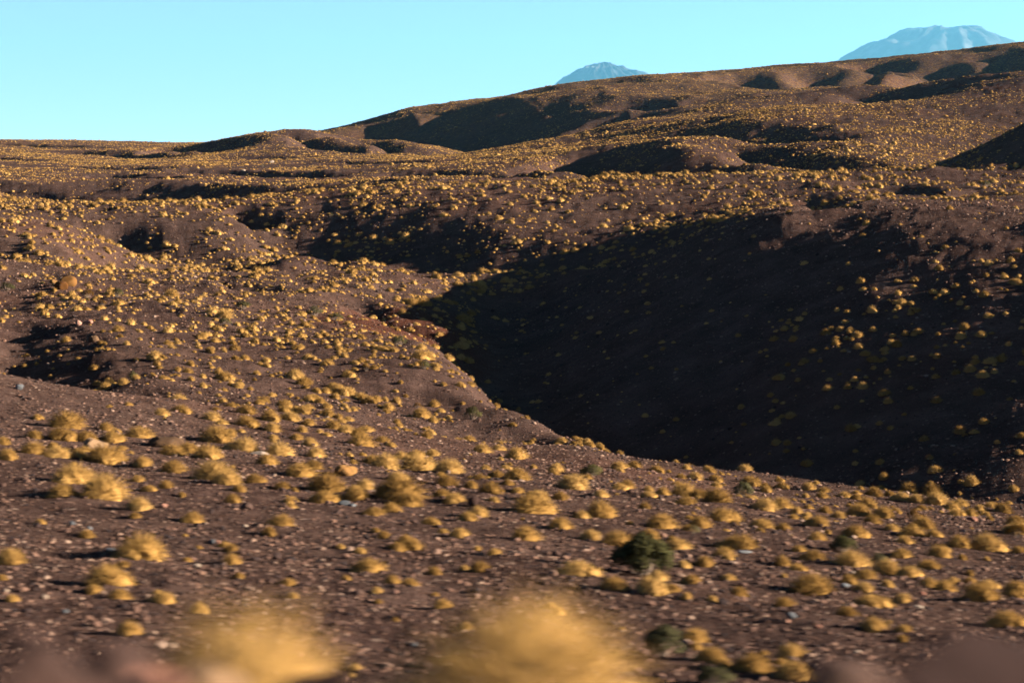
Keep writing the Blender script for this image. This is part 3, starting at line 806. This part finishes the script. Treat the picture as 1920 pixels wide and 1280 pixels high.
def volcano_material():
    m, t = new_mat('volcanic_slope'); L = t.links.new
    geo = nd(t, 'ShaderNodeNewGeometry')
    nz = nd(t, 'ShaderNodeTexNoise', i_Scale=0.0016, i_Detail=8.0, i_Roughness=0.65); L(geo.outputs['Position'], nz.inputs['Vector'])
    r = ramp(t, [(0.35, (0.020, 0.020, 0.022)), (0.55, (0.036, 0.034, 0.034)), (0.68, (0.085, 0.085, 0.088))]); L(nz.outputs['Fac'], r.inputs[0])
    p = nd(t, 'ShaderNodeBsdfPrincipled'); p.inputs['Roughness'].default_value = 1.0; p.inputs['Specular IOR Level'].default_value = 0.0; L(r.outputs[0], p.inputs['Base Color'])
    o = nd(t, 'ShaderNodeOutputMaterial'); L(p.outputs[0], o.inputs[0])
    return m
VOLC = volcano_material()
volcano('volcano', 1128, 48000, [(700,398),(900,270),(1000,192),(1040,160),(1062,141),(1085,126),(1096,121),(1110,120),(1128,115),(1145,120),(1160,127),(1168,126),(1180,133),(1215,144),(1260,166),(1400,250),(1600,398)], 5, 'small flat-topped blue volcano behind the middle of the skyline')
volcano('volcano', 1780, 52000, [(900,398),(1300,245),(1450,175),(1560,119),(1600,97),(1625,84),(1655,78),(1690,62),(1720,58),(1750,55),(1780,48),(1800,51),(1830,49),(1850,57),(1880,68),(1910,84),(2000,130),(2300,270),(2700,398)], 9, 'broad blue volcano rising behind the right end of the skyline')

# ------------------------------------------------------------------ rocks
rocks = []
def rock(u, v, w_, mat, label, seed, shape=(1, .8, .62), rough=.2, cuts=5, smooth=False, sub=3, rz=0.0, name='rock', landmark=None, sink=.04):
    x, y, z = plant_at(u, v)
    wm = w_ * y / F
    o = link(name, rock_mesh(name, seed, mat, sub, rough, cuts, shape, smooth), (x, y, z - wm * sink), rz, (wm, wm, wm))
    o['label'] = label; o['category'] = 'rock'
    rocks.append((o, u, v - w_ * .25, landmark))
    return o
rock(128, 536, 33, ORANGE_ROCK, 'largest rounded ochre boulder of the cluster at far left', 11, (1, .7, .74), .12, 2, True, name='boulder', landmark='ochre boulder cluster', rz=.3)
rock(115, 542, 27, ORANGE_ROCK, 'front rounded ochre boulder of the cluster at far left', 12, (1, .7, .72), .12, 2, True, name='boulder', rz=-.2)
rock(101, 531, 15, ORANGE_ROCK, 'smallest rounded ochre boulder, left in the cluster at far left', 13, (1, .8, .7), .12, 2, True, name='boulder')
rock(148, 610, 13, PINK_ROCK, 'left one of two pink boulders standing close together', 14, (.9, .8, 1.0), .2, 3, name='boulder', landmark='pair of pink boulders', rz=.5)
rock(167, 607, 14, PINK_ROCK, 'right one of two pink boulders standing close together', 15, (1.1, .8, .8), .2, 3, name='boulder', rz=-.4)
rock(176, 640, 19, TAN_ROCK, 'tan boulder leaning behind a tussock below the pink boulders', 16, (1.1, .7, .75), .2, 4, name='boulder')
rock(312, 838, 62, TAN_ROCK, 'low sunlit tan boulder among tussocks on the near slope', 17, (1.1, .8, .5), .25, 4, name='boulder', landmark='low tan boulder', rz=.2)
rock(178, 845, 50, TAN_ROCK, 'dark-sided boulder half hidden by tussocks at the left', 18, (1, .8, .62), .25, 4, name='boulder', landmark='half-hidden boulder', rz=1.0)
rock(648, 890, 40, ORANGE_ROCK, 'tilted orange boulder between tussocks left of centre', 19, (1.1, .75, .66), .3, 4, name='boulder', landmark='tilted orange boulder', rz=.6)
rock(888, 948, 24, DARK_ROCK, 'upright dark grey rock beside tussocks near the centre', 20, (.9, .8, .95), .15, 5, landmark='upright dark rock')
rock(462, 955, 24, DARK_ROCK, 'squat black-sided rock on open stony ground', 21, (1, .8, .75), .15, 5, landmark='squat dark rock')
rock(487, 852, 26, PALE_ROCK, 'pale flat slab lying right of a large tussock', 22, (1.3, .7, .35), .15, 5, landmark='pale slab')
rock(645, 946, 22, GREY_ROCK, 'blue-grey rounded stone under a tussock, left of centre', 23, (1.2, .9, .5), .12, 3, True, landmark='blue-grey stone')
rock(661, 949, 13, GREY_ROCK, 'smaller blue-grey stone right beside the rounded one', 24, (1.1, .9, .55), .12, 3, True)
rock(460, 988, 10, PALE_ROCK, 'small cream cube-like stone on bare gravel', 25, (1, .9, .8), .1, 6)
rock(398, 1018, 13, GREY_ROCK, 'grey slanting stone next to a pinkish one', 26, (1, .7, .8), .15, 5)
rock(408, 1020, 12, PINK_ROCK, 'pinkish stone next to a grey slanting one', 27, (.9, .8, .9), .15, 5)
rock(436, 1032, 14, PINK_ROCK, 'flat pink stone on bare gravel left of centre', 28, (1.2, .9, .5), .15, 5)
rock(370, 1064, 14, PALE_ROCK, 'cream stone below the broad low tussock at left', 29, (1.1, .9, .75), .15, 5)
rock(135, 985, 13, GREY_ROCK, 'bright blue-grey stone on the left gravel', 30, (1, .8, .9), .15, 5)
rock(168, 992, 11, GREY_ROCK, 'smaller grey stone right of the bright blue-grey one', 31, (1, .8, .8), .15, 5)
rock(207, 1032, 16, GREY_ROCK, 'low slate-grey stone left of the broad low tussock', 32, (1.3, .8, .5), .15, 5)
rock(308, 951, 14, PINK_ROCK, 'rounded pink stone between gravel and small tussocks', 33, (1.1, .9, .7), .15, 4, True)
rock(84, 1122, 13, PALE_ROCK, 'orange-cream stone on the gravel at lower left', 34, (1, .9, .9), .15, 5)
rock(10, 1110, 13, PALE_ROCK, 'pale stone at the left edge of the picture', 35, (1.1, .9, .7), .15, 5)
rock(121, 1148, 14, GREY_ROCK, 'dark bluish stone at lower left below the tussock clump', 36, (1.1, .9, .7), .15, 5)
rock(671, 1114, 20, DARK_ROCK, 'dark rounded stone left of a narrow tussock', 37, (1.1, .9, .7), .15, 4, True, landmark='dark rounded stone')
rock(742, 1112, 13, PINK_ROCK, 'pink stone below small tussocks, lower middle', 38, (1.1, .9, .7), .15, 5)
rock(776, 1212, 12, GREY_ROCK, 'small upright grey stone on the lower middle gravel', 39, (.8, .8, 1), .15, 5)
rock(1484, 1160, 20, GREY_ROCK, 'grey angular stone below a round tussock, lower right', 40, (1, .8, .85), .15, 5, landmark='grey angular stone')
rock(1476, 1166, 11, PINK_ROCK, 'bright orange-pink stone touching the grey angular stone', 41, (1, .9, .7), .15, 5)
rock(1584, 1100, 16, GREY_ROCK, 'blue-black stone on gravel right of the largest tussock', 42, (1.2, .9, .6), .15, 4, True)
rock(1608, 1226, 13, PALE_ROCK, 'single cream stone on bare ground, lower right', 43, (1.1, .9, .8), .15, 5)
rock(1534, 1176, 11, PINK_ROCK, 'small salmon stone on the bare lower right slope', 44, (1.1, .9, .7), .15, 5)
rock(1728, 1115, 14, PINK_ROCK, 'pinkish stone under a tussock clump at right', 45, (1.1, .9, .7), .15, 5)
rock(1720, 1140, 16, PALE_ROCK, 'pale flat stone right of a small tussock', 46, (1.3, .9, .5), .15, 5)
rock(1597, 1078, 14, PALE_ROCK, 'cream stone left of a low tussock at right', 47, (1, .8, .9), .15, 5)
rock(1396, 1036, 20, GREY_ROCK, 'pale turquoise-grey flat stone right of a tussock', 48, (1.5, .8, .35), .12, 4, landmark='turquoise-grey stone')
rock(1549, 995, 14, DARK_ROCK, 'dark reddish rock behind the green shrub', 49, (1, .8, .85), .2, 5)
rock(1182, 925, 12, DARK_ROCK, 'small black rock among tussocks behind the dark shrub', 50, (.9, .8, .95), .2, 5)
rock(1822, 977, 20, PINK_ROCK, 'reddish broken rock near the far edge at right', 51, (1.2, .8, .6), .25, 5, landmark='reddish broken rock')
rock(700, 527, 8, PALE_ROCK, 'small white rock on the reddish bank in the middle distance', 52, (1, .8, .8), .15, 5)
rock(37, 730, 17, GREY_ROCK, 'pointed grey rock on the bench edge at left', 53, (1, .8, .8), .15, 5, landmark='pointed grey rock')
rock(52, 749, 14, DARK_ROCK, 'low dark stone below the pointed grey rock', 54, (1.4, .8, .45), .15, 5)
rock(509, 306, 9, PALE_ROCK, 'pale yellowish boulder far off on the plain below the knoll', 55, (1.2, .8, .7), .2, 4, name='boulder')
rock(456, 321, 8, PALE_ROCK, 'white boulder far off on the plain, left of centre', 56, (1.2, .8, .6), .2, 4, name='boulder')
rock(980, 850, 8, PALE_ROCK, 'small upright pale stone among tussocks at the bench edge', 57, (.6, .6, 1), .2, 4)

# ------------------------------------------------------------------ shrubs
shrubs = []
def shrub(u, v, w_, mat, label, seed, landmark=None, leaves=2600, hgt=1.0):
    x, y, z = plant_at(u, v)
    wm = w_ * y / F * 1.08
    root = link('shrub', None, (x, y, z - .01), rng.uniform(0, 6.28), (wm, wm, wm * hgt))
    root['label'] = label; root['category'] = 'shrub'; root['group'] = 'dark shrubs among the golden grass'
    fo, st = shrub_meshes(seed, mat, leaves)
    link('foliage', fo, (0, 0, 0), parent=root)
    link('stem', st, (0, 0, 0), parent=root)
    shrubs.append((root, u, v - w_ * .3, landmark))
shrub(1205, 1078, 134, GREEN, 'largest dark green shrub, below centre on the near slope', 71, 'largest dark green shrub', 5200, .8)
shrub(1583, 1034, 60, GREEN, 'low green shrub among tussocks on the right', 72, 'low green shrub', 2600, .75)
shrub(1648, 1062, 40, OLIVE, 'small olive shrub between tussocks, right of the low green shrub', 73, None, 1500)
shrub(1245, 1232, 92, OLIVE, 'large grey-green shrub near the bottom edge', 74, 'large grey-green shrub', 3200)
shrub(1342, 1286, 80, OLIVE, 'grey-green shrub cut by the bottom edge of the picture', 75, 'bottom-edge shrub', 2600, .7)
shrub(1110, 893, 46, GREEN, 'dark green shrub near the bench edge right of centre', 76, 'bench-edge shrub', 2200, .8)
shrub(1392, 932, 42, OLIVE, 'drab olive shrub among tussocks on the right bench edge', 77, 'drab olive shrub', 2000)
shrub(1300, 1000, 26, OLIVE, 'small olive bush beside two tussocks right of centre', 78, None, 1200)
shrub(1714, 976, 32, BROWN, 'brown withered shrub behind tussocks at right', 79, 'brown withered shrub', 1600)
shrub(1905, 1006, 50, BROWN, 'dark brown shrub at the right edge', 80, 'right-edge brown shrub', 2000, .8)
shrub(886, 786, 38, GREEN, 'round dark green shrub above the gully edge near the centre', 81, 'round dark green shrub', 1600, .9)
shrub(795, 692, 26, GREEN, 'dark shrub where the lit spur meets the shadow', 82, 'shrub at the shadow line', 1200)
shrub(247, 712, 25, GREEN, 'small round green shrub at the foot of the left gully', 83, 'round green gully shrub', 1200)
shrub(455, 580, 36, GREEN, 'flat green shrub high on the lit spur', 84, 'flat green shrub', 1400, .7)
shrub(421, 610, 28, GREEN, 'green shrub just below the flat one on the lit spur', 85, None, 1200, .8)
shrub(628, 600, 34, GREEN, 'low green shrub above the reddish bank', 86, 'low shrub above the reddish bank', 1300, .6)
shrub(163, 558, 26, BROWN, 'rust-brown shrub right of the ochre boulders', 87, 'rust-brown shrub', 1200)
shrub(191, 573, 18, BROWN, 'smaller rust-brown shrub below the first one', 88, None, 900)
shrub(220, 557, 26, GREEN, 'dark olive shrub with long shadow beyond the rust-brown ones', 89, None, 1200)
shrub(12, 545, 34, GREEN, 'spreading dark shrub at the left edge', 90, 'left-edge shrub', 1200, .7)
shrub(540, 640, 20, BROWN, 'small brown shrub in the middle of the lit spur', 91, 'small brown spur shrub', 900)
shrub(687, 695, 18, BROWN, 'reddish brown shrub on the lower lit spur', 92, 'reddish brown shrub', 900)
shrub(782, 765, 18, BROWN, 'thin brown shrub near the lower gully edge', 93, 'thin brown shrub', 900)
shrub(748, 648, 36, OLIVE, 'yellowish olive bush near the tip of the lit spur', 94, 'yellowish olive bush', 1300, .8)
shrub(590, 592, 34, OLIVE, 'ochre-olive bush on the upper lit spur', 95, None, 1300, .8)
shrub(492, 313, 12, GREEN, 'tiny dark shrub far off on the plain below the knoll', 96, None, 500, .7)
shrub(718, 358, 12, GREEN, 'tiny dark shrub on the long crest in the middle distance', 97, None, 500)
shrub(1318, 342, 20, GREEN, 'dark shrub on the long bushy crest, right of centre', 98, None, 700, .7)
shrub(1848, 352, 22, GREEN, 'dark shrub beside a hollow on the far right crest', 99, None, 700)
shrub(620, 407, 12, GREEN, 'small dark green shrub at the head of a shaded gully', 100, None, 500)

# ------------------------------------------------------------------ things on the road verge, close to the lens
def verge_tussock(u, top, y, wm, label, hi, density_mesh):
    x = (u - CX) / F * y; z = float(ground_z(x, y)[0])
    h = (HOR - top) / F * y - z
    o = link('grass_tussock', density_mesh, (x, y, z - .02), 1.3, (wm, wm * .8, h / .58))
    o['label'] = label; o['category'] = 'tussock'; o['group'] = 'golden grass tussocks on the stony slopes'
    return o
NEAR_ME = [tussock_mesh('verge_tussock', 203 + k, 1300, 0.0055, core=False, segs=3) for k in range(2)]
verge_tussock(455, 1066, 7.0, 1.0, 'blurred bright golden tussock close to the lens, bottom left', 0, NEAR_ME[0])
verge_tussock(990, 1072, 8.0, 1.25, 'blurred broad golden tussock close to the lens, bottom centre', 1, NEAR_ME[1])
verge_tussock(30, 1225, 4.9, .22, 'blurred small golden tussock in the bottom left corner', 1, NEAR_ME[0])
verge_tussock(1560, 1240, 5.2, .34, 'blurred low golden tussock at the bottom edge, right', 1, NEAR_ME[1])
def verge_rock(u, top, y, wm, mat, label, seed, shape, rz=0.0):
    x = (u - CX) / F * y; z = float(ground_z(x, y)[0])
    h = (HOR - top) / F * y - z
    me = rock_mesh('rock', seed, mat, 3, .3, 5, shape)
    zs = np.array([v.co.z for v in me.vertices])
    o = link('rock', me, (x, y, z - .03), rz, (wm, wm, (h + .03) / zs.max()))
    o['label'] = label; o['category'] = 'rock'
verge_rock(75, 1168, 5.4, .34, DARK_ROCK, 'blurred dark purple rock heaped at the lower left corner', 401, (1, .8, .8), .4)
verge_rock(235, 1192, 5.9, .34, DARK_ROCK, 'blurred brown rock beside the bright near tussock', 402, (1.1, .8, .7), 1.2)
verge_rock(275, 1246, 5.2, .13, PINK_ROCK, 'blurred pinkish stone in front of the near rocks, bottom left', 403, (1.2, .8, .7), .3)
verge_rock(400, 1236, 6.1, .34, TAN_ROCK, 'blurred tan rock under the bright near tussock', 404, (1.3, .8, .6), .1)
verge_rock(620, 1258, 6.3, .22, DARK_ROCK, 'blurred small dark rock at the bottom, left of centre', 405, (1.3, .8, .6), .1)
verge_rock(1850, 1176, 5.0, .44, DARK_ROCK, 'blurred dark rock filling the lower right corner', 406, (1.3, .9, .7), .2)
verge_rock(1660, 1228, 5.4, .34, DARK_ROCK, 'blurred low dark rock left of the corner rock', 407, (1.4, .9, .6), -.2)

# ------------------------------------------------------------------ labels that single the tussocks out
marks = [(r_[3], r_[1], r_[2]) for r_ in rocks + shrubs if r_[3]]
marks += [('dark rock in the lower right corner', 1850, 1230), ('blurred bright near tussock', 470, 1180), ('blurred broad near tussock', 985, 1180)]
RANK = ['nearest', 'second nearest', 'third nearest', 'fourth nearest', 'fifth nearest', 'sixth nearest', 'seventh nearest', 'eighth nearest', 'ninth nearest', 'tenth nearest',
        'eleventh nearest', 'twelfth nearest', 'thirteenth nearest', 'fourteenth nearest', 'fifteenth nearest', 'sixteenth nearest', 'seventeenth nearest', 'eighteenth nearest', 'nineteenth nearest', 'twentieth nearest']
buckets = {}
for (o, u, v, wpx, wm, y) in tussock_objs:
    d = [math.hypot(u - mu, (v - mv) * 1.6) for _, mu, mv in marks]
    k = int(np.argmin(d)); nm, mu, mv = marks[k]
    dx, dy = u - mu, (v - mv) * 1.6
    side = ('left of' if dx < 0 else 'right of') if abs(dx) > abs(dy) else ('behind' if dy < 0 else 'in front of')
    size = 'small' if wpx < 25 else ('large' if wpx > 52 else 'mid-sized')
    buckets.setdefault((nm, side, size), []).append((d[k], o))
for (nm, side, size), lst in buckets.items():
    lst.sort(key=lambda q: q[0])
    for k, (_, o) in enumerate(lst):
        rk = '' if len(lst) == 1 else RANK[min(k, 19)] + ' '
        o['label'] = '%s%s golden tussock %s the %s' % (rk, size, side, nm) if rk else 'only %s golden tussock %s the %s' % (size, side, nm)

# ------------------------------------------------------------------ the air
hz = bpy.data.meshes.new('haze')
hb = bmesh.new(); bmesh.ops.create_cube(hb, size=1.0)
for v_ in hb.verts: v_.co = (v_.co.x * 66000, 35000 + v_.co.y * 72000, 2520 + v_.co.z * 5180)
hb.to_mesh(hz); hb.free()
haze = bpy.data.objects.new('haze', hz); COL.objects.link(haze)
haze['kind'] = 'stuff'; haze['label'] = 'thin blue haze in front of the far volcanoes'; haze['category'] = 'haze'
hm, ht = new_mat('thin_air')
pv = nd(ht, 'ShaderNodeVolumePrincipled'); pv.inputs['Color'].default_value = (0.20, 0.66, 1.0, 1); pv.inputs['Anisotropy'].default_value = 0.45; pv.inputs['Density'].default_value = HAZE_DENSITY
oo = nd(ht, 'ShaderNodeOutputMaterial'); ht.links.new(pv.outputs[0], oo.inputs['Volume'])
hz.materials.append(hm)
